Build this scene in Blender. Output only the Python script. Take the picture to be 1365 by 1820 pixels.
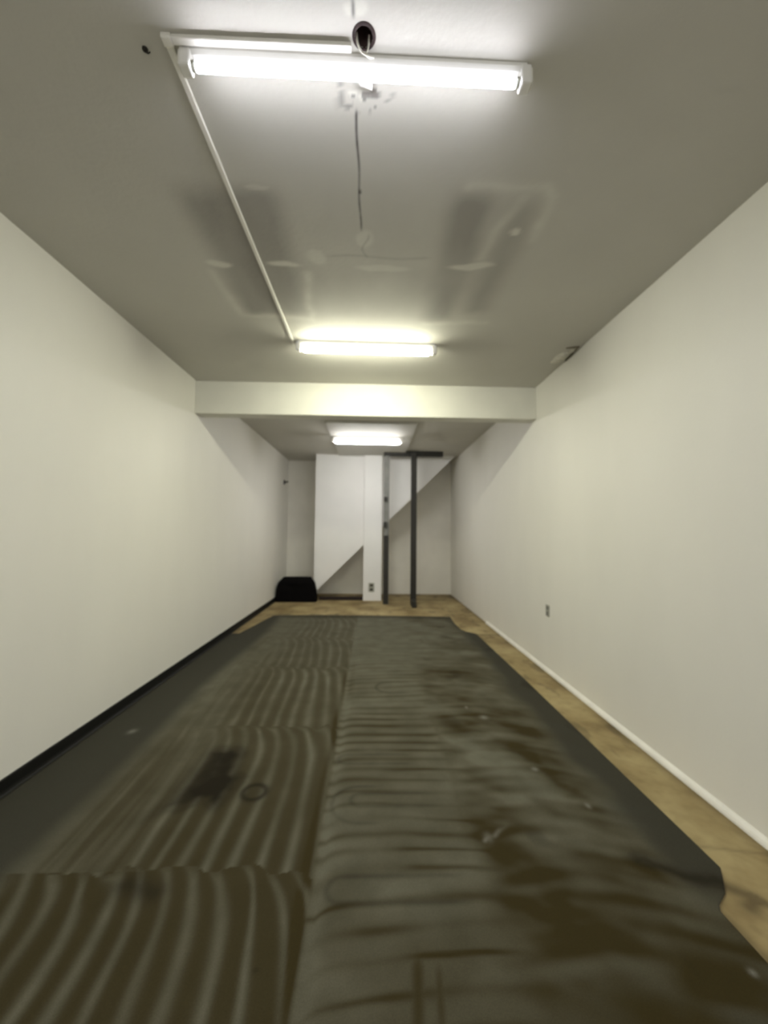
import bpy, bmesh, math, random
import numpy as np
from mathutils import Vector, Matrix

for o in list(bpy.data.objects):
    bpy.data.objects.remove(o, do_unlink=True)
scene = bpy.context.scene
C = scene.collection
R = math.radians

# ------------------------------------------------------------------ camera
CAM_H = 1.46
FPX = 690.0                                  # focal length for a 1365 px wide frame
PITCH, YAW, ROLL = R(3.0028), R(1.6707), R(0.55)
fwd0 = Vector((0, math.cos(PITCH), math.sin(PITCH)))
up0 = Vector((0, -math.sin(PITCH), math.cos(PITCH)))
rt0 = Vector((1, 0, 0))
c_, s_ = math.cos(ROLL), math.sin(ROLL)
rt1 = c_ * rt0 + s_ * up0
up1 = -s_ * rt0 + c_ * up0
RZ = Matrix.Rotation(-YAW, 3, 'Z')
rt1, up1, fw1 = RZ @ rt1, RZ @ up1, RZ @ fwd0
cd = bpy.data.cameras.new('camera')
cam = bpy.data.objects.new('camera', cd)
C.objects.link(cam)
m3 = Matrix((rt1, up1, -fw1)).transposed()
cam.matrix_world = Matrix.Translation((0, 0, CAM_H)) @ m3.to_4x4()
cd.sensor_fit = 'HORIZONTAL'
cd.sensor_width = 36.0
cd.lens = FPX / 1365.0 * 36.0
cd.clip_start = 0.02
cd.dof.use_dof = True                        # the photograph is softly out of focus all over
cd.dof.focus_distance = 0.5
cd.dof.aperture_fstop = 5.2
scene.camera = cam

# ------------------------------------------------------------------ world, exposure
world = bpy.data.worlds.new('world')
scene.world = world
world.use_nodes = True
world.node_tree.nodes['Background'].inputs[0].default_value = (0.80, 0.80, 0.79, 1)
world.node_tree.nodes['Background'].inputs[1].default_value = 3.4
scene.view_settings.view_transform = 'Standard'
scene.view_settings.look = 'None'
scene.view_settings.gamma = 1.0
scene.view_settings.use_curve_mapping = False
scene.view_settings.exposure = 0.22
# fill daylight comes in through an opening added behind the camera; a portal only guides its sampling
pd = bpy.data.lights.new('added_opening_portal', 'AREA'); pd.shape = 'RECTANGLE'; pd.size = 3.2; pd.size_y = 2.45
pd.cycles.is_portal = True
po = bpy.data.objects.new('added_opening_portal', pd); C.objects.link(po)
po.location = (-0.07, -2.26, 1.24); po.rotation_euler = (R(90), 0, 0)

L1_STR, L2_STR, L3_STR = 90.0, 158.0, 90.0
BACK = 0.05
L1_COL, L2_COL, L3_COL = (0.90, 0.91, 1.0), (1.0, 1.0, 0.79), (1.0, 0.985, 0.95)

# ------------------------------------------------------------------ room measures
XL, XR = -2.02, 1.88
ZC = 3.16
YB, YF = 9.30, -2.20
Y_STAIR = 8.46
T = 0.15

# ------------------------------------------------------------------ helpers
def nodes_of(name):
    m = bpy.data.materials.new(name)
    m.use_nodes = True
    nt = m.node_tree
    return m, nt, nt.nodes['Principled BSDF']

def paint(name, col, rough=0.6, var=0.06, scale=2.5, bump=0.0, bscale=60.0, stretch=(1, 1, 1), spec=0.35):
    """A plain surface with a little uneven tone and relief."""
    m, nt, b = nodes_of(name)
    tc = nt.nodes.new('ShaderNodeTexCoord')
    mp = nt.nodes.new('ShaderNodeMapping')
    mp.inputs['Scale'].default_value = stretch
    nt.links.new(tc.outputs['Object'], mp.inputs['Vector'])
    n = nt.nodes.new('ShaderNodeTexNoise')
    n.inputs['Scale'].default_value = scale
    n.inputs['Detail'].default_value = 4
    nt.links.new(mp.outputs['Vector'], n.inputs['Vector'])
    cr = nt.nodes.new('ShaderNodeValToRGB')
    cr.color_ramp.elements[0].position = 0.3
    cr.color_ramp.elements[1].position = 0.7
    cr.color_ramp.elements[0].color = tuple(max(0, c * (1 - var)) for c in col) + (1,)
    cr.color_ramp.elements[1].color = tuple(min(1, c * (1 + var)) for c in col) + (1,)
    nt.links.new(n.outputs['Fac'], cr.inputs['Fac'])
    nt.links.new(cr.outputs['Color'], b.inputs['Base Color'])
    b.inputs['Roughness'].default_value = rough
    b.inputs['Specular IOR Level'].default_value = spec
    if bump:
        n2 = nt.nodes.new('ShaderNodeTexNoise')
        n2.inputs['Scale'].default_value = bscale
        n2.inputs['Detail'].default_value = 3
        nt.links.new(tc.outputs['Object'], n2.inputs['Vector'])
        bp = nt.nodes.new('ShaderNodeBump')
        bp.inputs['Strength'].default_value = bump
        bp.inputs['Distance'].default_value = 0.01
        nt.links.new(n2.outputs['Fac'], bp.inputs['Height'])
        nt.links.new(bp.outputs['Normal'], b.inputs['Normal'])
    return m

def glow(name, col, strength):
    m, nt, b = nodes_of(name)
    b.inputs['Base Color'].default_value = (0.85, 0.85, 0.85, 1)
    b.inputs['Emission Color'].default_value = col + (1,)
    b.inputs['Emission Strength'].default_value = strength
    return m

def link(name, me, mat=None, parent=None):
    o = bpy.data.objects.new(name, me)
    C.objects.link(o)
    if mat: me.materials.append(mat)
    if parent: o.parent = parent
    return o

def obj(name, bm, mat, parent=None, smooth=False):
    me = bpy.data.meshes.new(name)
    bmesh.ops.recalc_face_normals(bm, faces=bm.faces[:])
    bm.to_mesh(me); bm.free()
    if smooth:
        for p in me.polygons: p.use_smooth = True
    return link(name, me, mat, parent)

def tag(o, label, cat, group=None):
    o['label'] = label; o['category'] = cat
    if group: o['group'] = group
    return o

def struct(o, label=None):
    o['kind'] = 'structure'
    if label: o['label'] = label
    return o

def empty(name, loc=(0, 0, 0)):
    o = bpy.data.objects.new(name, None)
    o.empty_display_size = 0.1
    C.objects.link(o); o.location = loc
    return o

def box_bm(x0, x1, y0, y1, z0, z1, bevel=0.0, seg=2, bm=None):
    bm = bm or bmesh.new()
    vs = [bm.verts.new((x, y, z)) for x in (x0, x1) for y in (y0, y1) for z in (z0, z1)]
    F = [(0, 1, 3, 2), (4, 6, 7, 5), (0, 4, 5, 1), (2, 3, 7, 6), (0, 2, 6, 4), (1, 5, 7, 3)]
    fs = [bm.faces.new([vs[i] for i in f]) for f in F]
    if bevel:
        es = list({e for f in fs for e in f.edges})
        bmesh.ops.bevel(bm, geom=es, offset=bevel, segments=seg, affect='EDGES', profile=0.5)
    return bm

def tube_bm(pts, r, n=10, bm=None, cap=True):
    """Round bar swept along points; r may be a list."""
    bm = bm or bmesh.new()
    pts = [Vector(p) for p in pts]
    rs = r if isinstance(r, (list, tuple)) else [r] * len(pts)
    rings = []
    for i, p in enumerate(pts):
        d = (pts[min(i + 1, len(pts) - 1)] - pts[max(i - 1, 0)]).normalized()
        a = Vector((0, 0, 1)) if abs(d.z) < 0.9 else Vector((0, 1, 0))
        u = d.cross(a).normalized(); v = d.cross(u)
        rings.append([bm.verts.new(p + rs[i] * (math.cos(2 * math.pi * k / n) * u + math.sin(2 * math.pi * k / n) * v)) for k in range(n)])
    for a, b in zip(rings, rings[1:]):
        for k in range(n):
            bm.faces.new((a[k], a[(k + 1) % n], b[(k + 1) % n], b[k]))
    if cap:
        bm.faces.new(rings[0]); bm.faces.new(rings[-1][::-1])
    return bm

def prism_bm(poly, y0, y1):
    """Polygon in XZ pushed along Y."""
    bm = bmesh.new()
    a = [bm.verts.new((x, y0, z)) for x, z in poly]
    b = [bm.verts.new((x, y1, z)) for x, z in poly]
    bm.faces.new(a); bm.faces.new(b[::-1])
    n = len(poly)
    for i in range(n):
        bm.faces.new((a[i], a[(i + 1) % n], b[(i + 1) % n], b[i]))
    return bm

def profile_x_bm(prof, x0, x1, bm=None):
    """Profile in YZ pushed along X."""
    bm = bm or bmesh.new()
    a = [bm.verts.new((x0, y, z)) for y, z in prof]
    b = [bm.verts.new((x1, y, z)) for y, z in prof]
    bm.faces.new(a); bm.faces.new(b[::-1])
    n = len(prof)
    for i in range(n):
        bm.faces.new((a[i], a[(i + 1) % n], b[(i + 1) % n], b[i]))
    return bm

# smooth value noise for the stain masks
_rng = np.random.default_rng(7)
_lat = _rng.random((256, 256))
def vn(x, y, sx, sy=None, ox=0.0):
    sy = sy or sx
    x = np.asarray(x) / sx + ox * 17.3 + 100; y = np.asarray(y) / sy + ox * 9.7 + 100
    xi = np.floor(x).astype(int); yi = np.floor(y).astype(int)
    fx = x - xi; fy = y - yi
    fx = fx * fx * (3 - 2 * fx); fy = fy * fy * (3 - 2 * fy)
    g = lambda a, b: _lat[a % 256, b % 256]
    return ((g(xi, yi) * (1 - fx) + g(xi + 1, yi) * fx) * (1 - fy) + (g(xi, yi + 1) * (1 - fx) + g(xi + 1, yi + 1) * fx) * fy)
def fbm(x, y, sx, sy=None, ox=0.0):
    sy = sy or sx
    return 0.55 * vn(x, y, sx, sy, ox) + 0.3 * vn(x, y, sx / 2.1, sy / 2.1, ox + 1) + 0.15 * vn(x, y, sx / 4.3, sy / 4.3, ox + 2)
def sstep(a, b, v):
    t = np.clip((v - a) / (b - a), 0, 1)
    return t * t * (3 - 2 * t)
def gauss(v, s): return np.exp(-(v / s) ** 2)
def seg_dist(x, y, pts):
    d = np.full(np.shape(x), 9.0)
    for (ax, ay), (bx, by) in zip(pts, pts[1:]):
        vx, vy = bx - ax, by - ay
        t = np.clip(((x - ax) * vx + (y - ay) * vy) / (vx * vx + vy * vy), 0, 1)
        d = np.minimum(d, np.hypot(x - ax - t * vx, y - ay - t * vy))
    return d
def in_poly(x, y, poly):
    c = np.zeros(np.shape(x), bool)
    n = len(poly)
    for i in range(n):
        x0, y0 = poly[i]; x1, y1 = poly[(i + 1) % n]
        if y0 == y1: continue
        k = ((y0 > y) != (y1 > y)) & (x < (x1 - x0) * (y - y0) / (y1 - y0) + x0)
        c ^= k
    return c

def snap_outline(co, q, poly):
    e = np.concatenate([q[:, [0, 1]], q[:, [1, 2]], q[:, [2, 3]], q[:, [3, 0]]]); e.sort(axis=1)
    key = e[:, 0].astype(np.int64) * (len(co) + 1) + e[:, 1]
    uq, cnt = np.unique(key, return_counts=True)
    b = uq[cnt == 1]; vs = np.unique(np.concatenate([b // (len(co) + 1), b % (len(co) + 1)]))
    P = co[vs, :2]; best = np.full(len(vs), 9.0); out = P.copy()
    for i in range(len(poly)):
        a = np.array(poly[i]); v = np.array(poly[(i + 1) % len(poly)]) - a
        t = np.clip(((P - a) @ v) / (v @ v), 0, 1); n = a + t[:, None] * v
        d = np.hypot(*(n - P).T); k = d < best
        best[k] = d[k]; out[k] = n[k]
    co[vs, :2] = out

def grid_mesh(name, xs, ys, z, keep=None, flip=False, outline=None):
    nx, ny = len(xs), len(ys)
    X, Y = np.meshgrid(xs, ys)
    co = np.stack([X.ravel(), Y.ravel(), np.full(nx * ny, z)], 1)
    ii, jj = np.meshgrid(np.arange(nx - 1), np.arange(ny - 1))
    a = (jj * nx + ii).ravel()
    q = np.stack([a, a + 1, a + 1 + nx, a + nx], 1)
    if flip: q = q[:, ::-1]
    if keep is not None:
        cx = (X[:-1, :-1] + X[1:, 1:]).ravel() / 2; cy = (Y[:-1, :-1] + Y[1:, 1:]).ravel() / 2
        q = q[keep(cx, cy)]
        used = np.unique(q); re = np.full(len(co), -1); re[used] = np.arange(len(used))
        co = co[used]; q = re[q]
    if outline: snap_outline(co, q, outline)
    me = bpy.data.meshes.new(name)
    me.vertices.add(len(co)); me.vertices.foreach_set('co', co.ravel().astype(np.float32))
    me.loops.add(len(q) * 4); me.loops.foreach_set('vertex_index', q.ravel().astype(np.int32))
    me.polygons.add(len(q))
    me.polygons.foreach_set('loop_start', (np.arange(len(q)) * 4).astype(np.int32))
    me.update(calc_edges=True)
    return me, co[:, 0], co[:, 1]
def set_attr(me, name, v):
    a = me.attributes.new(name, 'FLOAT', 'POINT')
    a.data.foreach_set('value', np.asarray(v, np.float32))

def attr_mix(nt, base, name, col, amount=1.0):
    """Mix a colour over `base` where the named stain mask is high."""
    at = nt.nodes.new('ShaderNodeAttribute'); at.attribute_name = name
    mx = nt.nodes.new('ShaderNodeMix'); mx.data_type = 'RGBA'
    nt.links.new(base, mx.inputs[6])
    mx.inputs[7].default_value = col + (1,)
    mu = nt.nodes.new('ShaderNodeMath'); mu.operation = 'MULTIPLY'; mu.inputs[1].default_value = amount
    nt.links.new(at.outputs['Fac'], mu.inputs[0])
    nt.links.new(mu.outputs[0], mx.inputs[0])
    return mx.outputs[2]

# ------------------------------------------------------------------ materials
M = {}
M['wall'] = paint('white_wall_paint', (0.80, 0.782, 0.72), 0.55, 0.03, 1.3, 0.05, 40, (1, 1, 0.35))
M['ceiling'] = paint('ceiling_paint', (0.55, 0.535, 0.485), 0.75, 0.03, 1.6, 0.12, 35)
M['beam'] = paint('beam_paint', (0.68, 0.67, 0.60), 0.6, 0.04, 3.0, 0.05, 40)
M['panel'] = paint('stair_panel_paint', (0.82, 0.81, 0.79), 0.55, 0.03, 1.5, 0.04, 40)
M['recess'] = paint('recess_wall_paint', (0.76, 0.735, 0.66), 0.7, 0.05, 2.0, 0.05, 40)
M['white'] = paint('white_enamel', (0.82, 0.81, 0.78), 0.4, 0.02, 6.0)
M['raceway'] = paint('raceway_plastic', (0.80, 0.78, 0.72), 0.45, 0.03, 6.0)
M['black_base'] = paint('black_vinyl', (0.008, 0.008, 0.007), 0.55, 0.1, 8.0, spec=0.2)
M['steel'] = paint('dark_steel', (0.023, 0.0215, 0.017), 0.6, 0.25, 5.0, 0.1, 60)
M['steel_light'] = paint('grey_primed_steel', (0.17, 0.17, 0.155), 0.6, 0.25, 5.0, 0.1, 60)
M['black'] = paint('black_cloth', (0.0045, 0.004, 0.0042), 0.9, 0.2, 12.0, 0.2, 50, spec=0.05)
M['hole'] = paint('rusted_box', (0.030, 0.014, 0.012), 0.7, 0.4, 40.0)
M['plaster'] = paint('bare_plaster', (0.74, 0.72, 0.64), 0.85, 0.08, 25.0, 0.3, 60)
M['old_plaster'] = paint('old_plaster', (0.64, 0.62, 0.54), 0.9, 0.15, 30.0, 0.4, 60)
M['gap'] = paint('exposed_lath', (0.16, 0.14, 0.10), 0.9, 0.3, 30.0)
M['plate'] = paint('grey_plate', (0.36, 0.36, 0.31), 0.5, 0.05, 10.0)
M['slot'] = paint('dark_slots', (0.05, 0.045, 0.035), 0.5, 0.1, 10.0)
M['brown'] = paint('dark_brown_board', (0.018, 0.010, 0.007), 0.6, 0.2, 8.0)
M['trim'] = paint('white_trim', (0.84, 0.82, 0.76), 0.45, 0.05, 9.0)

# ------------------------------------------------------------------ room shell
# tan floor under everything
def floor_mat():
    m, nt, b = nodes_of('tan_floor_sheet')
    tc = nt.nodes.new('ShaderNodeTexCoord')
    n = nt.nodes.new('ShaderNodeTexNoise'); n.inputs['Scale'].default_value = 2.2; n.inputs['Detail'].default_value = 4; n.inputs['Roughness'].default_value = 0.5
    nt.links.new(tc.outputs['Object'], n.inputs['Vector'])
    cr = nt.nodes.new('ShaderNodeValToRGB')
    e = cr.color_ramp.elements
    e[0].position = 0.32; e[0].color = (0.20, 0.144, 0.064, 1)
    e[1].position = 0.72; e[1].color = (0.45, 0.365, 0.19, 1)
    k = cr.color_ramp.elements.new(0.5); k.color = (0.33, 0.253, 0.122, 1)
    nt.links.new(n.outputs['Fac'], cr.inputs['Fac'])
    n2 = nt.nodes.new('ShaderNodeTexNoise'); n2.inputs['Scale'].default_value = 14; n2.inputs['Detail'].default_value = 5
    nt.links.new(tc.outputs['Object'], n2.inputs['Vector'])
    mx = nt.nodes.new('ShaderNodeMix'); mx.data_type = 'RGBA'; mx.blend_type = 'MULTIPLY'
    cr2 = nt.nodes.new('ShaderNodeValToRGB')
    cr2.color_ramp.elements[0].position = 0.35; cr2.color_ramp.elements[0].color = (0.72, 0.70, 0.66, 1)
    cr2.color_ramp.elements[1].position = 0.55; cr2.color_ramp.elements[1].color = (1, 1, 1, 1)
    nt.links.new(n2.outputs['Fac'], cr2.inputs['Fac'])
    mx.inputs[0].default_value = 0.45
    nt.links.new(cr.outputs['Color'], mx.inputs[6]); nt.links.new(cr2.outputs['Color'], mx.inputs[7])
    out = attr_mix(nt, mx.outputs[2], 'floor_dark', (0.085, 0.062, 0.030), 0.75)
    nt.links.new(out, b.inputs['Base Color'])
    b.inputs['Roughness'].default_value = 0.6
    b.inputs['Specular IOR Level'].default_value = 0.2
    return m
xs = np.concatenate([np.linspace(XL, 1.30, 60), np.arange(1.312, XR, 0.012), [XR]])
ys = np.concatenate([np.linspace(YF, 0.9, 12)[:-1], 0.9 * np.exp(np.linspace(0, math.log(YB / 0.9), 330))])
me, fx, fy = grid_mesh('floor', xs, ys, 0.0)
gr = np.zeros(len(fx))
gr += 0.9 * gauss(XR - fx, 0.055) * (0.4 + 0.9 * fbm(fx, fy, 0.15, 0.4))            # darker band along the wall
gr += 0.8 * gauss(seg_dist(fx, fy, [(1.50, 5.63), (1.88, 5.62)]), 0.05)              # cross seams
gr += 0.5 * gauss(seg_dist(fx, fy, [(1.50, 1.87), (1.88, 1.80)]), 0.012)
gr += 1.0 * gauss(seg_dist(fx, fy, [(1.48, 1.66), (1.56, 1.60), (1.50, 1.56)]), 0.035)  # dark marks beside the carpet notch
gr += 0.8 * gauss(seg_dist(fx, fy, [(1.56, 1.60), (1.66, 1.50), (1.86, 1.46)]), 0.02)
gr += 0.6 * sstep(0.60, 0.75, fbm(fx, fy, 0.12, 0.25, 3))
gr += 0.7 * sstep(8.3, 9.1, fy) * 0.6  # floor tone darkens from the stair front to the back wall
gr += 0.5 * sstep(7.2, 6.95, fy) * sstep(0.3, -0.6, fx) * fbm(fx, fy, 0.2, 0.2, 5)
set_attr(me, 'floor_dark', np.clip(gr, 0, 1))
floor = struct(link('floor', me, floor_mat()), 'tan stained bare floor showing along the walls')

wall_l = struct(obj('wall_left', box_bm(XL - T, XL, YF - T, YB + T, 0, ZC + 0.02), M['wall']), 'plain white painted long wall with black base')
wall_r = struct(obj('wall_right', box_bm(XR, XR + T, YF - T, YB + T, 0, ZC + 0.02), M['wall']), 'plain white painted long wall beside the bare floor strip')
wall_b = struct(obj('wall_back', box_bm(XL, XR, YB, YB + T, 0, ZC + 0.02), M['recess']), 'dull far wall seen behind and under the stair')
bm = box_bm(XL, -1.68, YF - T, YF, 0, ZC + 0.02)
box_bm(1.54, XR, YF - T, YF, 0, ZC + 0.02, bm=bm); box_bm(-1.68, 1.54, YF - T, YF, 2.48, ZC + 0.02, bm=bm)  # unseen front wall; its opening is added to let fill daylight in
wall_f = struct(obj('wall_front', bm, M['wall']))
struct(obj('floor_added_pavement', box_bm(-6, 6, -9, YF - T, -0.15, -0.02), paint('pavement', (0.25, 0.25, 0.24), 0.8, 0.1, 4.0)))  # unseen slab added outside the front opening

# ceiling with old light-fitting patches, filler and a crack
def ceiling_mat():
    m = M['ceiling']; nt = m.node_tree; b = nt.nodes['Principled BSDF']
    src = b.inputs['Base Color'].links[0].from_socket
    o = attr_mix(nt, src, 'sooty', (0.34, 0.325, 0.295))
    o = attr_mix(nt, o, 'filler', (0.68, 0.67, 0.60))
    o = attr_mix(nt, o, 'crack', (0.10, 0.09, 0.085))
    nt.links.new(o, b.inputs['Base Color'])
    return m
HX, HY, HR = -0.048, 1.248, 0.031           # hole of the junction box
xs = np.unique(np.round(np.concatenate([np.arange(XL, XR, 0.02), [XR], np.arange(-0.12, -0.0, 0.004)]), 4))
ys = np.unique(np.round(np.concatenate([np.linspace(YF, 1.0, 20), np.arange(1.0, 1.2, 0.01), np.arange(1.2, 1.30, 0.004), np.arange(1.30, 3.4, 0.012), np.arange(3.4, YB, 0.06), [YB]]), 4))
me, cx, cy = grid_mesh('ceiling', xs, ys, ZC, keep=lambda x, y: np.hypot(x - HX, y - HY) > HR, flip=True)
def soft_rect(x, y, x0, x1, y0, y1, s):
    return sstep(x0 - s, x0 + s, x) * sstep(x1 + s, x1 - s, x) * sstep(y0 - s, y0 + s, y) * sstep(y1 + s, y1 - s, y)
wx = cx + 0.05 * (fbm(cx, cy, 0.25, 0.25, 11) - 0.5); wy = cy + 0.08 * (fbm(cx, cy, 0.25, 0.25, 13) - 0.5)
so = soft_rect(wx, wy, -1.00, -0.52, 1.86, 3.00, 0.085) * (0.40 + 0.75 * fbm(cx, cy, 0.22, 0.5, 4))
so += soft_rect(wx, wy, 0.40, 0.60, 1.86, 3.02, 0.085) * (0.35 + 0.8 * fbm(cx, cy, 0.2, 0.5, 6))
so += soft_rect(wx, wy, 0.69, 0.86, 1.88, 2.9, 0.085) * (0.3 + 0.7 * fbm(cx, cy, 0.2, 0.5, 8))
so += 0.35 * soft_rect(wx, wy, -0.5, 0.4, 2.42, 3.0, 0.08) * fbm(cx, cy, 0.3, 0.3, 9)
so += 0.25 * soft_rect(wx, wy, -1.0, 0.9, 1.8, 3.1, 0.2) * fbm(cx, cy, 0.15, 0.3, 15)
fi = np.zeros(len(cx))
for (bx, by, rx, ry, a) in [(-1.0, 2.40, 0.075, 0.035, .9), (-0.59, 2.42, 0.10, 0.025, .8), (-0.37, 2.335, 0.06, 0.06, .5), (0.60, 2.37, 0.14, 0.03, .75), (0.795, 2.09, 0.025, 0.03, .9), (-0.055, 2.17, 0.05, 0.07, .5), (0.05, 2.42, 0.18, 0.03, .45), (-0.6, 1.85, 0.06, 0.02, .5), (-0.07, 1.17, 0.04, 0.02, .8), (-0.09, 1.42, 0.02, 0.01, .9), (-0.05, 1.43, 0.02, 0.012, .8)]:
    d = np.hypot((wx - bx) / rx, (wy - by) / ry)
    fi = np.maximum(fi, a * sstep(1.25, 0.7, d))
edge = np.minimum(seg_dist(wx, wy, [(0.46, 1.80), (0.85, 1.80), (0.90, 1.86), (0.90, 2.15)]), seg_dist(wx, wy, [(0.40, 3.06), (0.90, 3.04)]))
edge = np.minimum(edge, seg_dist(wx, wy, [(-1.06, 2.5), (-1.06, 3.0), (-0.5, 3.05), (-0.46, 2.5)]))
edge = np.minimum(edge, seg_dist(wx, wy, [(0.74, 1.86), (0.64, 2.3)]))
fi = np.maximum(fi, 0.6 * gauss(edge, 0.03) * (0.3 + fbm(cx, cy, 0.1, 0.1, 21)))
ck = gauss(cx + 0.084 - 0.003 * np.sin(cy * 19), 0.0055) * sstep(1.47, 1.5, cy) * sstep(2.13, 2.08, cy) * (0.45 + 0.9 * fbm(cx, cy, 0.05, 0.06, 31))
ck += 1.0 * np.maximum(0, 1 - np.hypot(cx + 0.08, (cy - 1.86) / 1.4) / 0.012)
ck += 0.8 * gauss(cx + 0.082, 0.006) * sstep(1.21, 1.19, cy) * (0.3 + fbm(cx, cy, 0.05, 0.05, 33))
ck += 0.22 * gauss(cy - 2.318 - 0.01 * np.sin(cx * 12), 0.010) * soft_rect(cx, cy, -0.30, 0.33, 2.2, 2.4, 0.04)
ck += 0.25 * gauss(cx + 0.06 - 0.02 * np.sin(cy * 30), 0.008) * sstep(2.12, 2.16, cy) * sstep(2.34, 2.30, cy)
ck += 0.7 * sstep(0.73, 0.80, vn(cx, cy, 0.022, 0.02, 41)) * soft_rect(cx, cy, -0.15, 0.06, 1.36, 1.48, 0.03)
set_attr(me, 'sooty', np.clip(so, 0, 1)); set_attr(me, 'filler', np.clip(fi, 0, 1)); set_attr(me, 'crack', np.clip(ck, 0, 1))
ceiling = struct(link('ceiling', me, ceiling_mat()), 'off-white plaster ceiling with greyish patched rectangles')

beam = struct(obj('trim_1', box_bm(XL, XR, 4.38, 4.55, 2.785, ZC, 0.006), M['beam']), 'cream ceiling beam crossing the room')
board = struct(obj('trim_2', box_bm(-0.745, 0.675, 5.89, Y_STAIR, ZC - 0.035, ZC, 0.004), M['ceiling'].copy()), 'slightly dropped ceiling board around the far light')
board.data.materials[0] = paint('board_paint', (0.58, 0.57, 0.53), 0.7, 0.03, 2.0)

# bases
struct(obj('baseboard_left', profile_x_bm([(0, 0), (0.028, 0), (0.016, 0.010), (0.012, 0.022), (0.010, 0.082), (0.006, 0.086), (0, 0.086)], YF, 8.30), M['black_base']), 'black vinyl cove base along the white wall')
o = bpy.data.objects['baseboard_left']
o.rotation_euler = (0, 0, 0)
for v in o.data.vertices:                    # profile was laid along X: turn it along Y at the wall
    x, y, z = v.co
    v.co = (XL + y, x, z)
bm = bmesh.new()
prof = [(0, 0), (0.026, 0), (0.024, 0.012), (0.018, 0.024), (0.009, 0.033), (0, 0.036)]
tb = profile_x_bm(prof, YF, 6.35)
o = obj('baseboard_right', tb, M['trim'])
for v in o.data.vertices:
    x, y, z = v.co
    v.co = (XR - y, x, z)
struct(o, 'thin white rounded trim at the foot of the white wall')
bm.free()

# ------------------------------------------------------------------ stair enclosure at the far end
ZS = 0.215
poly = [(-1.25, ZS), (-1.172, ZS), (1.81, ZC), (-1.25, ZC)]
struct(obj('wall_stair', prism_bm(poly, Y_STAIR, YB), M['panel']), 'white stair enclosure with a sloping underside')
struct(obj('wall_column', box_bm(-0.188, 0.205, 8.36, Y_STAIR, 0.0, ZC, 0.008), M['panel']), 'white boxed column in front of the stair')
struct(obj('baseboard_stair', box_bm(-1.13, -0.19, 8.42, 8.455, 0, 0.075, 0.004), M['brown']), 'dark brown board across the foot of the stair void')

# ------------------------------------------------------------------ worn carpet with trowelled glue
def carpet_mat():
    m, nt, b = nodes_of('worn_carpet_backing')
    tc = nt.nodes.new('ShaderNodeTexCoord')
    n = nt.nodes.new('ShaderNodeTexNoise'); n.inputs['Scale'].default_value = 5; n.inputs['Detail'].default_value = 6
    nt.links.new(tc.outputs['Object'], n.inputs['Vector'])
    cr = nt.nodes.new('ShaderNodeValToRGB')
    cr.color_ramp.elements[0].position = 0.3; cr.color_ramp.elements[0].color = (0.100, 0.097, 0.070, 1)
    cr.color_ramp.elements[1].position = 0.7; cr.color_ramp.elements[1].color = (0.140, 0.134, 0.099, 1)
    nt.links.new(n.outputs['Fac'], cr.inputs['Fac'])
    o = attr_mix(nt, cr.outputs['Color'], 'clean', (0.046, 0.044, 0.033))
    o = attr_mix(nt, o, 'glue', (0.036, 0.027, 0.0080))
    o = attr_mix(nt, o, 'stain', (0.013, 0.010, 0.005))
    o = attr_mix(nt, o, 'scuff', (0.19, 0.185, 0.16))
    n2 = nt.nodes.new('ShaderNodeTexNoise'); n2.inputs['Scale'].default_value = 220; n2.inputs['Detail'].default_value = 2
    nt.links.new(tc.outputs['Object'], n2.inputs['Vector'])
    mx = nt.nodes.new('ShaderNodeMix'); mx.data_type = 'RGBA'; mx.blend_type = 'OVERLAY'; mx.inputs[0].default_value = 0.25
    nt.links.new(o, mx.inputs[6]); nt.links.new(n2.outputs['Fac'], mx.inputs[7])
    nt.links.new(mx.outputs[2], b.inputs['Base Color'])
    b.inputs['Roughness'].default_value = 0.8
    b.inputs['Specular IOR Level'].default_value = 0.10
    at = nt.nodes.new('ShaderNodeAttribute'); at.attribute_name = 'glue'
    bp = nt.nodes.new('ShaderNodeBump'); bp.inputs['Strength'].default_value = 0.15; bp.inputs['Distance'].default_value = 0.004
    nt.links.new(at.outputs['Fac'], bp.inputs['Height']); nt.links.new(bp.outputs['Normal'], b.inputs['Normal'])
    return m
OUT = [(-1.985, -2.1), (-1.985, 5.66), (-1.875, 5.66), (-1.69, 6.86), (-0.9, 6.90), (0.2, 6.86), (1.362, 6.80), (1.335, 6.3), (1.350, 5.90), (1.40, 5.78), (1.515, 5.66),
       (1.538, 4.0), (1.540, 1.735), (1.515, 1.70), (1.455, 1.62), (1.385, 1.572), (1.362, 1.54), (1.355, -2.1)]
xs = np.unique(np.round(np.concatenate([np.arange(-1.985, -1.5, 0.02), np.arange(-1.5, 1.545, 0.009), [1.355, 1.362, 1.54]]), 4))
ys = np.concatenate([np.linspace(-2.1, 0.9, 16)[:-1], np.arange(0.9, 1.4, 0.008)])
yy = [ys[-1]]
while yy[-1] < 6.9: yy.append(yy[-1] + max(0.008, 0.0005 * yy[-1] ** 2 + 0.003 * yy[-1]))
ys = np.concatenate([ys, yy[1:]])
me, X, Y = grid_mesh('carpet', xs, ys, 0.008, keep=lambda x, y: in_poly(x, y, OUT), outline=OUT)
ROW = [-0.72, 0.51, 1.755, 2.985, 4.255, 5.45, 6.7]
yw = Y + 0.035 * (fbm(X, Y, 0.9, 0.9, 2) - 0.5) + 0.10 * (vn(X, Y, 0.09, 0.8, 5) - 0.5)
tt = np.zeros_like(X); ri = np.zeros_like(X)
for i, (a, b) in enumerate(zip(ROW, ROW[1:])):
    k = (yw > a) & (yw <= b); tt[k] = b - yw[k]; ri[k] = i
tt[yw > ROW[-1]] = 0.6
def ph(r): return 0.37 * np.sin(r * 12.9898)
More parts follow.
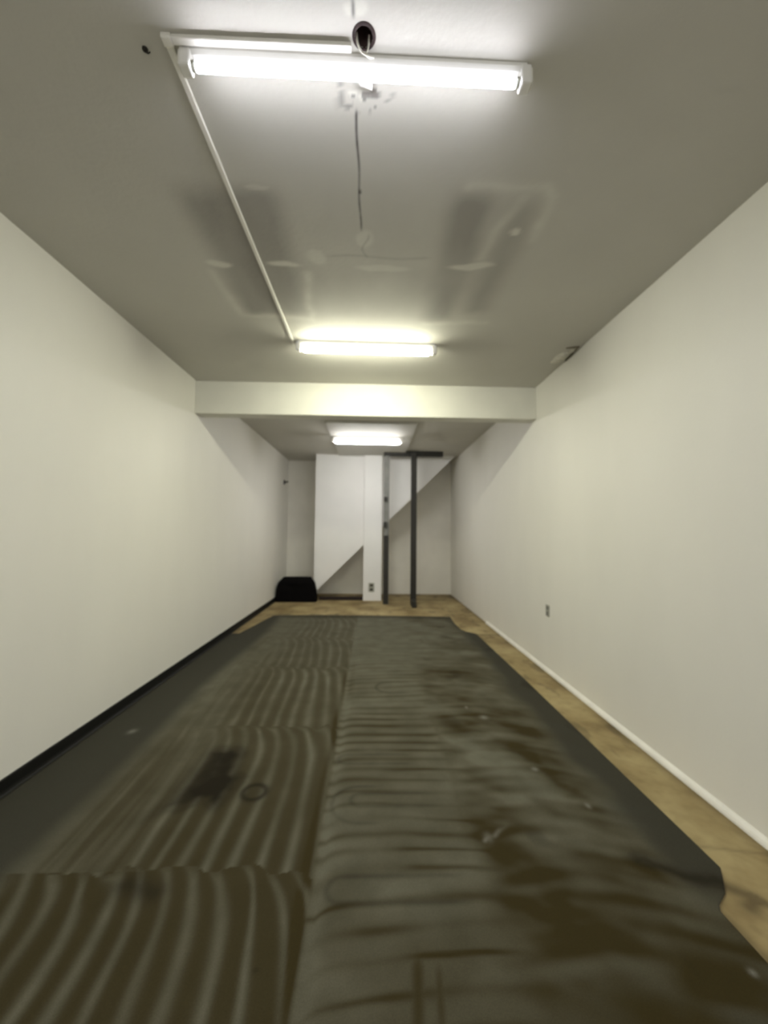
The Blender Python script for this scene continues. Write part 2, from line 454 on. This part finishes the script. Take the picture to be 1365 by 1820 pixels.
cc = -0.125 * np.exp(-tt / 0.17) + 0.035 * np.minimum(tt, 1.2) - 0.02 * np.sin(tt * 2.6 + ri * 2)
wob = 0.060 * (fbm(X, Y, 0.35, 0.9, 3) - 0.5) + 0.02 * ph(ri)
u = (X - cc - wob + 0.235) / 0.112
fr = u - np.floor(u) - 0.5
wl = 0.12 + 0.12 * vn(np.floor(u) * 1.0, ri, 1.0, 1.0, 6) + 0.10 * (fbm(X, Y, 0.2, 0.6, 7) - 0.4)
line = gauss(fr, np.maximum(wl, 0.07)) * (0.42 + 0.75 * vn(np.floor(u) * 1.3 + 7 * ri, tt, 1.0, 0.5, 9))
near = sstep(3.4, 1.2, Y)
left = 0.92 - 0.80 * line
left *= 0.82 + 0.18 * near  # mask grows towards the camera, so the carpet darkens there
left = np.maximum(left, 0.7 * gauss(tt, 0.06) * sstep(-1.5, -1.2, X))
# west part of the swept rows fades into a hazy, faintly streaked strip
fadeL = sstep(-1.52, -0.75, X + 0.18 * (tt - 0.6) * 0 + 0.25 * (fbm(X, Y, 0.5, 0.5, 4) - 0.5))
hazy = 0.35 + 0.35 * sstep(0.45, 0.65, fbm(X - 0.1 * np.sin(Y), Y, 0.07, 1.4, 12))
fA = np.where(Y < 1.76, sstep(-1.75, -1.35, X), fadeL)
left = left * fA + hazy * (1 - fA) * sstep(-1.62, -1.30, X - 0.04 * np.sin(Y * 2))
left *= 0.62 + 0.38 * sstep(6.2, 3.0, Y)  # weaker with distance
# middle: sideways strokes with rounded ends
arch = 0.045 * np.exp(-np.maximum(X + 0.20, 0) / 0.035) + 0.02 * np.sin(X * 4 + Y * 2.3) + 0.05 * (fbm(X, Y, 0.6, 0.5, 14) - 0.5)
k2 = (Y + arch + 0.07 * (vn(0 * X, Y, 1, 0.21, 15) - 0.5)) / 0.105
f2 = k2 - np.floor(k2) - 0.5
w2 = 0.08 + 0.20 * vn(np.floor(k2) * 1.7, X, 1.0, 0.5, 16)
mid = 0.18 + 0.62 * gauss(f2, w2) * (0.25 + 0.75 * sstep(0.15, 0.75, vn(np.floor(k2) * 2.3, X, 1, 0.30, 17)))
mid += 0.5 * (fbm(X, Y, 0.35, 0.22, 18) - 0.45)
mid -= 0.25 * gauss(X + 0.20, 0.04)
mid = np.maximum(mid, 0.8 * gauss(X - 0.475 - 0.03 * np.sin(Y * 3), 0.035) * sstep(0.30, 0.55, vn(X, Y, 9, 0.35, 19)) * sstep(3.6, 2.6, Y))
mid = np.maximum(mid, 0.7 * gauss(X - 0.16 - 0.1 * (Y - 1.3), 0.03) * sstep(1.55, 1.35, Y))
mid = np.maximum(mid, 0.6 * gauss(X - 0.23 - 0.1 * (Y - 1.3), 0.02) * sstep(1.5, 1.3, Y))
mid = mid * (0.30 + 0.70 * sstep(5.5, 2.8, Y)) + 0.30 * sstep(1.75, 1.2, Y) * (0.5 + fbm(X, Y, 0.25, 0.2, 20))  # weaker far off, extra brown close to the camera
# right: blotchy brown drifts
rot = X * 0.5 + Y
rg = 1.5 * (fbm(X + 0.5 * Y, Y, 0.28, 0.20, 22) - 0.22) * (0.4 + 1.1 * fbm(X, Y, 0.8, 0.9, 24))
rg += 0.6 * (vn(X, Y + 0.12 * X + 0.05 * np.sin(5 * X), 0.5, 0.05, 25) - 0.4)
rg += 0.85 * gauss(seg_dist(X + 0.15 * (fbm(X, Y, 0.15, 0.15, 50) - 0.5), Y, [(0.75, 3.0), (1.02, 2.65), (1.10, 2.35), (1.2, 2.1)]), 0.07) * fbm(X, Y, 0.2, 0.12, 51)
rg *= 0.55 + 0.45 * sstep(5.5, 3.0, Y)
rg += 0.45 * sstep(2.1, 1.3, Y)  # extra brown close to the camera
wM = sstep(0.40, 0.60, X + 0.12 * (fbm(X, Y, 0.3, 0.3, 26) - 0.5))
wL = sstep(-0.245, -0.220, X + 0.03 * (fbm(X, Y, 0.6, 0.6, 27) - 0.5))
glue = left * (1 - wL) + wL * (mid * (1 - wM) + rg * wM)
glue += 0.40 * gauss(X + 0.262, 0.022) * sstep(5, 3, Y)
glue += 0.5 * gauss(X + 0.19, 0.03) * sstep(3.3, 3.6, Y) * sstep(5.2, 4.3, Y) * vn(X, Y, .3, .25, 40)
ed = sstep(1.20, 1.40, X + 0.16 * (fbm(X, Y, 0.25, 0.5, 28) - 0.5))
ed *= sstep(1.35, 1.75, Y)
glue *= 1 - 0.85 * ed
clean = np.maximum(ed, sstep(-1.42, -1.62, X + 0.03 * np.sin(Y * 2)))
clean = np.maximum(clean, 0.8 * sstep(6.55, 6.8, Y))
clean = np.maximum(clean, 0.85 * sstep(1.45, 1.1, Y) * sstep(0.3, 0.9, X))  # also darkens the near right corner
ST = [(-1.068, 2.70), (-0.90, 2.72), (-0.824, 2.65), (-0.815, 2.457), (-0.745, 2.402), (-0.783, 2.208), (-0.813, 2.12), (-0.895, 2.188), (-1.09, 2.11), (-1.13, 2.06), (-1.08, 2.30), (-1.063, 2.577)]
sx = X + 0.03 * (fbm(X, Y, 0.08, 0.08, 30) - 0.5); sy = Y + 0.06 * (fbm(X, Y, 0.08, 0.08, 31) - 0.5)
sd = seg_dist(sx, sy, ST + ST[:1])
st = np.where(in_poly(sx, sy, ST), 0.45 + 0.55 * sstep(0, 0.07, sd), 0.45 * gauss(sd, 0.035)) * (0.65 + 0.7 * fbm(X, Y, 0.15, 0.15, 32)) * (0.45 + 0.55 * sstep(-1.15, -0.95, X))
rr = np.hypot(X + 0.642, Y - 2.262)
st = np.maximum(st, 0.8 * gauss(rr - 0.062, 0.021)); st = np.maximum(st, 0.25 * (rr < 0.06))
st = np.maximum(st, 0.7 * gauss(np.hypot(X + 0.79, (Y - 2.29) * .7), 0.035))
st = np.maximum(st, 0.6 * gauss(seg_dist(X, Y, [(-0.99, 1.70), (-0.86, 1.66)]), 0.05))
st = np.maximum(st, 0.75 * gauss(seg_dist(sx, sy, [(1.20, 1.78), (1.36, 1.70), (1.50, 1.66)]), 0.035))
st = np.maximum(st, 0.35 * sstep(0.66, 0.8, fbm(X, Y, 0.22, 0.3, 34)) * sstep(0.4, 0.8, X))
st = np.maximum(st, 0.5 * gauss(np.hypot(X + 0.37, Y - 1.375), 0.010))
# rounded outlines the trowel left in the middle strip
for (y0, y1, xl, xr) in [(2.02, 2.30, -0.20, 0.10), (1.60, 1.72, -0.17, 0.44), (2.52, 2.62, -0.20, 0.30), (2.14, 2.24, -0.10, 0.42), (3.60, 3.85, 0.05, 0.40)]:
    ym, h = (y0 + y1) / 2, (y1 - y0) / 2
    d = np.where(X < xl + h, np.hypot((X - xl - h), Y - ym) - h, np.abs(Y - ym) - h)
    st = np.maximum(st, 0.42 * gauss(d, 0.014) * sstep(xr, xr - 0.12, X) * (0.4 + 0.8 * fbm(X, Y, 0.15, 0.15, 36)))
sc = 0.8 * gauss(seg_dist(X, Y, [(0.55, 1.90), (0.575, 1.93), (0.60, 1.925), (0.64, 1.965), (0.70, 1.995)]), 0.012) * sstep(0.72, 0.56, X) * (0.15 + 1.1 * fbm(X, Y, 0.04, 0.04, 35))
sc = np.maximum(sc, 0.5 * gauss(np.hypot(X - 0.57, (Y - 1.92) * 0.7), 0.02))
for (px, py, rx, ry) in [(0.896, 3.123, .03, .03), (-1.717, 2.933, .025, .03), (1.17, 2.126, .012, .02), (1.282, 1.333, .012, .012), (1.02, 2.45, .02, .02), (0.80, 3.3, .01, .02)]:
    sc = np.maximum(sc, 0.85 * gauss(np.hypot((X - px) / rx, (Y - py) / ry), 1))
set_attr(me, 'glue', np.clip(glue, 0, 1)); set_attr(me, 'clean', np.clip(clean, 0, 1)); set_attr(me, 'stain', np.clip(st, 0, 1)); set_attr(me, 'scuff', np.clip(sc, 0, 1))
carpet = tag(link('carpet', me, carpet_mat()), 'grey worn carpet sheet with brown trowelled glue streaks over the floor', 'carpet')
md = carpet.modifiers.new('thickness', 'SOLIDIFY'); md.thickness = 0.0075; md.offset = -1; md.use_rim_only = True

# ------------------------------------------------------------------ tube lights
def ceiling_light(name, label, cx, cy, zc, rt, col, strength, rz=0.0, slim=True):
    """Batten with a tube below it: channel, two lamp holders, tube with end caps."""
    t = empty(name, (cx, cy, zc))
    t.rotation_euler = (0, 0, rz)
    tag(t, label, 'ceiling light', 'tube lights on the ceiling')
    w = 0.022 if slim else 0.030
    ch = profile_x_bm([(-w, 0), (-w, -0.014), (-w * 0.6, -0.026), (w * 0.6, -0.026), (w, -0.014), (w, 0)], -0.61, 0.61)
    obj('channel', ch, M['white'], t)
    zt = -0.036 - rt
    for sgn in (-1, 1):
        x0, x1 = sorted((sgn * 0.588, sgn * 0.628))
        hb = box_bm(x0, x1, -0.024, 0.024, zt - 0.022, -0.004, 0.007, 2)
        h = obj('lamp_holder', hb, M['white'], t)
        obj('end_plate', box_bm(*sorted((sgn * 0.628, sgn * 0.633)), -0.018, 0.018, zt - 0.014, -0.010, 0.002, 1), M['raceway'], h)
        obj('end_cap', tube_bm([(sgn * 0.574, 0, zt), (sgn * 0.590, 0, zt)], rt * (0.93 if slim else 0.4), 20), M['plate'], t, True)
    rr = rt
    pts = [(-0.575, 0, zt), (-0.569, 0, zt), (-0.555, 0, zt), (0.555, 0, zt), (0.569, 0, zt), (0.575, 0, zt)]
    rs = [rr * 0.90, rr * 0.97, rr, rr, rr * 0.97, rr * 0.90]
    if not slim:                              # rounded ends; these tubes are widened to stand in for bloom
        a = [(0.575 - rr * 0.8 * (1 - math.sin(R(q))), rr * max(0.25, math.cos(R(q)))) for q in (90, 68, 45, 22, 0)]
        pts = [(-x, 0, zt) for x, _ in a] + [(x, 0, zt) for x, _ in a[::-1]]
        rs = [q for _, q in a] + [q for _, q in a[::-1]]
    tb = obj('tube', tube_bm(pts, rs, 24), glow('tube_glow', col, strength), t, True)
    tb.data.materials.append(glow('tube_back_glow', col, strength * BACK))   # back faces dimmed on purpose so the ceiling around gets less light
    for p in tb.data.polygons:
        if p.normal.z > -0.25: p.material_index = 1
    return t
ceiling_light('tube_light', 'cool white tube light nearest on ceiling beside the dark round hole', -0.070, 1.318, ZC, 0.017, L1_COL, L1_STR, R(0.35))
ceiling_light('tube_light', 'greenish yellow glowing tube light just in front of the beam', -0.070, 3.42, ZC, 0.030, L2_COL, L2_STR, R(0.6), False)
ceiling_light('tube_light', 'small looking far tube light beyond the beam', -0.105, 6.74, ZC - 0.035, 0.042, L3_COL, L3_STR, R(0.4), False)

# cable raceway from the hole to the first light's end and on to the second light
rw = tag(empty('cable_raceway', (-0.722, 1.28, ZC)), 'thin white cable raceway running along ceiling between two tube lights', 'raceway')
def rel(bm, t):
    bmesh.ops.translate(bm, verts=bm.verts[:], vec=-Vector(t.location)); return bm
obj('short_run', rel(box_bm(-0.709, -0.092, 1.262, 1.286, ZC - 0.016, ZC, 0.003), rw), M['raceway'], rw)
obj('long_run', rel(box_bm(-0.740, -0.718, 1.292, 3.43, ZC - 0.014, ZC, 0.003), rw), M['raceway'], rw)
obj('corner_piece', rel(box_bm(-0.744, -0.709, 1.258, 1.290, ZC - 0.019, ZC, 0.004), rw), M['raceway'], rw)
obj('end_piece', rel(box_bm(-0.744, -0.722, 3.43, 3.455, ZC - 0.018, ZC, 0.004), rw), M['raceway'], rw)

# junction box hole with stray wires
jb = tag(empty('junction_box', (HX, HY, ZC)), 'dark rusty round electrical box hole in ceiling beside the nearest tube', 'junction box')
bm = bmesh.new(); n = 28
prof = [(0.040, -0.003), (0.041, -0.0005), (0.033, -0.0035), (0.0305, -0.002), (0.0305, 0.05), (0.0, 0.052)]
rings = [[bm.verts.new((r * math.cos(2 * math.pi * k / n), r * 1.0 * math.sin(2 * math.pi * k / n), z)) for k in range(n)] for r, z in prof[1:5]]
for a, b in zip(rings, rings[1:]):
    for k in range(n): bm.faces.new((a[k], a[(k + 1) % n], b[(k + 1) % n], b[k]))
bm.faces.new(rings[-1])
obj('box_cup', bm, M['hole'], jb, True)
bm = bmesh.new()
rings = [[bm.verts.new((r * math.cos(2 * math.pi * k / n) * (1 + 0.03 * math.sin(3 * k)), r * math.sin(2 * math.pi * k / n) * (1 + 0.03 * math.sin(3 * k)), z)) for k in range(n)] for r, z in [(0.0355, 0.0), (0.0345, -0.002), (0.033, -0.002), (0.0305, 0.0)]]
for a, b in zip(rings, rings[1:] + rings[:1]):
    for k in range(n): bm.faces.new((a[k], a[(k + 1) % n], b[(k + 1) % n], b[k]))
obj('rough_plaster_rim', bm, M['plaster'], jb, True)
def wire(pts, r):
    # smooth curve through points
    P = [Vector(p) for p in pts]; out = []
    for i in range(len(P) - 1):
        p0, p1, p2, p3 = P[max(i - 1, 0)], P[i], P[i + 1], P[min(i + 2, len(P) - 1)]
        for k in range(6):
            t = k / 6
            out.append(0.5 * ((2 * p1) + (p2 - p0) * t + (2 * p0 - 5 * p1 + 4 * p2 - p3) * t * t + (3 * p1 - p0 - 3 * p2 + p3) * t ** 3))
    out.append(P[-1])
    return tube_bm(out, r, 8)
obj('wire', wire([(-0.026, 0.004, 0.02), (-0.022, 0.012, -0.010), (-0.008, 0.028, -0.020), (0.012, 0.036, -0.022), (0.034, 0.046, -0.016)], 0.0035), M['plaster'], jb, True)
obj('wire', wire([(0.018, 0.010, 0.02), (0.014, 0.024, -0.012), (0.006, 0.036, -0.021), (0.026, 0.046, -0.019)], 0.003), M['plaster'], jb, True)

# peeling paint flap behind the nearest tube
bm = bmesh.new()
g = []
for i in range(6):
    v = i / 5
    row = []
    for j in range(4):
        uu = j / 3
        x = -0.082 + 0.063 * uu + 0.018 * v * (1 - uu)
        y = 1.356 + 0.026 * v + 0.008 * uu * v
        z = ZC - 0.002 - 0.016 * math.sin(v * 1.45) - 0.006 * uu * v
        row.append((x, y, z))
    g.append(row)
top = [[bm.verts.new(p) for p in r] for r in g]
bot = [[bm.verts.new((p[0], p[1] + 0.003, p[2] + 0.0012)) for p in r] for r in g]
for S, fl in ((top, 0), (bot, 1)):
    for i in range(5):
        for j in range(3):
            q = (S[i][j], S[i][j + 1], S[i + 1][j + 1], S[i + 1][j]); bm.faces.new(q[::-1] if fl else q)
def rim(S): return [S[0][j] for j in range(4)] + [S[i][3] for i in range(1, 6)] + [S[5][j] for j in (2, 1, 0)] + [S[i][0] for i in (4, 3, 2, 1)]
ra, rb = rim(top), rim(bot)
for k in range(len(ra)): bm.faces.new((ra[k], ra[(k + 1) % len(ra)], rb[(k + 1) % len(rb)], rb[k]))
tag(obj('paint_flap', bm, M['white'], None, True), 'white peeling paint flap hanging from ceiling behind the nearest tube', 'paint flap')

# small dark hook left of the first light
hk = tag(empty('ceiling_hook', (-0.823, 1.311, ZC)), 'tiny dark screw hook in ceiling left of the nearest tube light', 'hook')
obj('hook_plate', tube_bm([(0, 0, 0), (0, 0, -0.004)], 0.010, 12), M['steel'], hk)
obj('hook_wire', wire([(0, 0, -0.003), (0.003, 0, -0.012), (0.012, 0, -0.016), (0.018, 0, -0.010)], 0.0022), M['steel'], hk, True)

# broken plaster at the top of the right wall
def lump(seed, c, s, mat, name, parent):
    rnd = random.Random(seed)
    bm = bmesh.new()
    bmesh.ops.create_icosphere(bm, subdivisions=2, radius=1.0)
    for v in bm.verts:
        k = 0.75 + 0.5 * rnd.random()
        v.co = Vector((v.co.x * s[0] * k + c[0], v.co.y * s[1] * k + c[1], min(v.co.z * s[2] * k + c[2], 0.0)))
    return obj(name, bm, mat, parent)
pl = tag(empty('broken_plaster', (1.80, 3.58, ZC)), 'broken pale plaster patch where ceiling meets the wall before the beam', 'broken plaster')
lump(3, (0.0, 0.02, 0.0), (0.055, 0.12, 0.024), M['old_plaster'], 'loose_chunk', pl)
lump(5, (-0.035, 0.10, 0.0), (0.03, 0.05, 0.012), M['old_plaster'], 'loose_chunk', pl)
bm = bmesh.new()
for pts in [[(-0.05, -0.165), (0.0, -0.185), (0.055, -0.20)], [(0.05, -0.19), (0.062, -0.06), (0.070, 0.08)]]:
    tube_bm([(x, y, -0.003) for x, y in pts], [0.006, 0.012, 0.008], 8, bm)
obj('exposed_gap', bm, M['gap'], pl)
lump(8, (0.035, -0.10, 0.0), (0.025, 0.05, 0.010), M['old_plaster'], 'loose_chunk', pl)

# ------------------------------------------------------------------ steel frame in front of the stair
fr_ = tag(empty('steel_frame', (0.285, 8.0, 0)), 'dark steel posts with top bar standing beside the white column', 'steel frame')
def fbx(name, x0, x1, y0, y1, z0, z1, mat, bev=0.006, parent=fr_):
    return obj(name, rel(box_bm(x0, x1, y0, y1, z0, z1, bev), fr_), mat, parent)
fbx('top_bar', 0.225, 1.46, 8.00, 8.10, 3.055, ZC - 0.001, M['steel'])
p1 = fbx('post', 0.230, 0.340, 8.00, 8.08, 0.0, 3.055, M['steel_light'])
fbx('lower_post', 0.232, 0.330, 7.955, 7.999, 0.0, 1.40, M['steel'], 0.004)
obj('clamp', rel(box_bm(0.225, 0.30, 7.96, 7.999, 2.10, 2.19, 0.004), fr_), M['steel'], p1)
obj('clamp', rel(box_bm(0.225, 0.30, 7.965, 7.999, 1.56, 1.68, 0.004), fr_), M['steel'], p1)
p2 = fbx('post', 0.785, 0.900, 7.90, 7.999, 0.0, 3.12, M['steel'])
obj('foot', rel(box_bm(0.785, 0.870, 7.60, 7.899, 0.0, 0.12, 0.006), fr_), M['steel'], p2)

# ------------------------------------------------------------------ outlets
def outlet(name, label, w, h, mat_plate, mat_socket, rz, loc):
    t = tag(empty(name, loc), label, 'outlet'); t.rotation_euler = (0, 0, rz)
    p = obj('cover_plate', box_bm(-w / 2, w / 2, -0.008, 0, -h / 2, h / 2, 0.003), mat_plate, t)
    for s in (-1, 1):
        r = obj('receptacle', box_bm(-w * 0.27, w * 0.27, -0.012, -0.0075, s * h * 0.23 - h * 0.15, s * h * 0.23 + h * 0.15, 0.0035), mat_socket, t)
    return t
outlet('power_outlet', 'double outlet with dark sockets low on the white column', 0.125, 0.19, M['plate'], M['slot'], 0, (-0.010, 8.36, 0.285))
outlet('power_outlet', 'small grey outlet plate low on the long white wall', 0.078, 0.122, M['plate'], M['steel_light'], R(-90), (XR, 4.135, 0.645))

# small bracket high on the left wall at the alcove
br = tag(empty('wall_bracket', (XL, 8.85, 2.575)), 'small dark bracket high on wall in the far corner above black trunk', 'bracket')
obj('bracket_plate', box_bm(0, 0.008, -0.06, 0.06, -0.05, 0.05, 0.002), M['steel'], br)
obj('bracket_arm', tube_bm([(0.006, 0, 0), (0.06, -0.05, 0.0), (0.10, -0.05, 0.01)], 0.016, 10), M['steel'], br, True)

# ------------------------------------------------------------------ black trunk in the alcove corner
tr = tag(empty('black_trunk', (-1.58, 8.32, 0)), 'black cloth covered trunk in far corner under the wall bracket', 'trunk')
def loft(levels, name, parent, bev=0.02):
    """Stack of rounded rectangles (x0,x1,y0,y1,z)."""
    bm = bmesh.new(); rings = []
    for (x0, x1, y0, y1, z, r) in levels:
        ring = []
        for (cx_, cy_, a0) in ((x1 - r, y1 - r, 0), (x0 + r, y1 - r, 90), (x0 + r, y0 + r, 180), (x1 - r, y0 + r, 270)):
            for k in range(4):
                a = R(a0 + 30 * k)
                ring.append(bm.verts.new((cx_ + r * math.cos(a), cy_ + r * math.sin(a), z)))
        rings.append(ring)
    n = len(rings[0])
    for a, b in zip(rings, rings[1:]):
        for k in range(n): bm.faces.new((a[k], a[(k + 1) % n], b[(k + 1) % n], b[k]))
    bm.faces.new(rings[0][::-1]); bm.faces.new(rings[-1])
    return obj(name, bm, M['black'], parent)
loft([(-0.415, 0.425, -0.16, 0.13, 0, .03), (-0.415, 0.425, -0.16, 0.13, 0.05, .03), (-0.405, 0.40, -0.155, 0.13, 0.24, .04), (-0.385, 0.375, -0.145, 0.125, 0.355, .05)], 'trunk_body', tr)
lid = loft([(-0.390, 0.380, -0.15, 0.128, 0.356, .05), (-0.375, 0.360, -0.14, 0.12, 0.40, .06), (-0.32, 0.315, -0.11, 0.11, 0.46, .07), (-0.285, 0.295, -0.09, 0.10, 0.50, .08)], 'trunk_lid', tr)
obj('handle', wire([(-0.10, -0.152, 0.385), (-0.09, -0.172, 0.375), (0.09, -0.172, 0.375), (0.10, -0.152, 0.385)], 0.010), M['black'], lid, True)
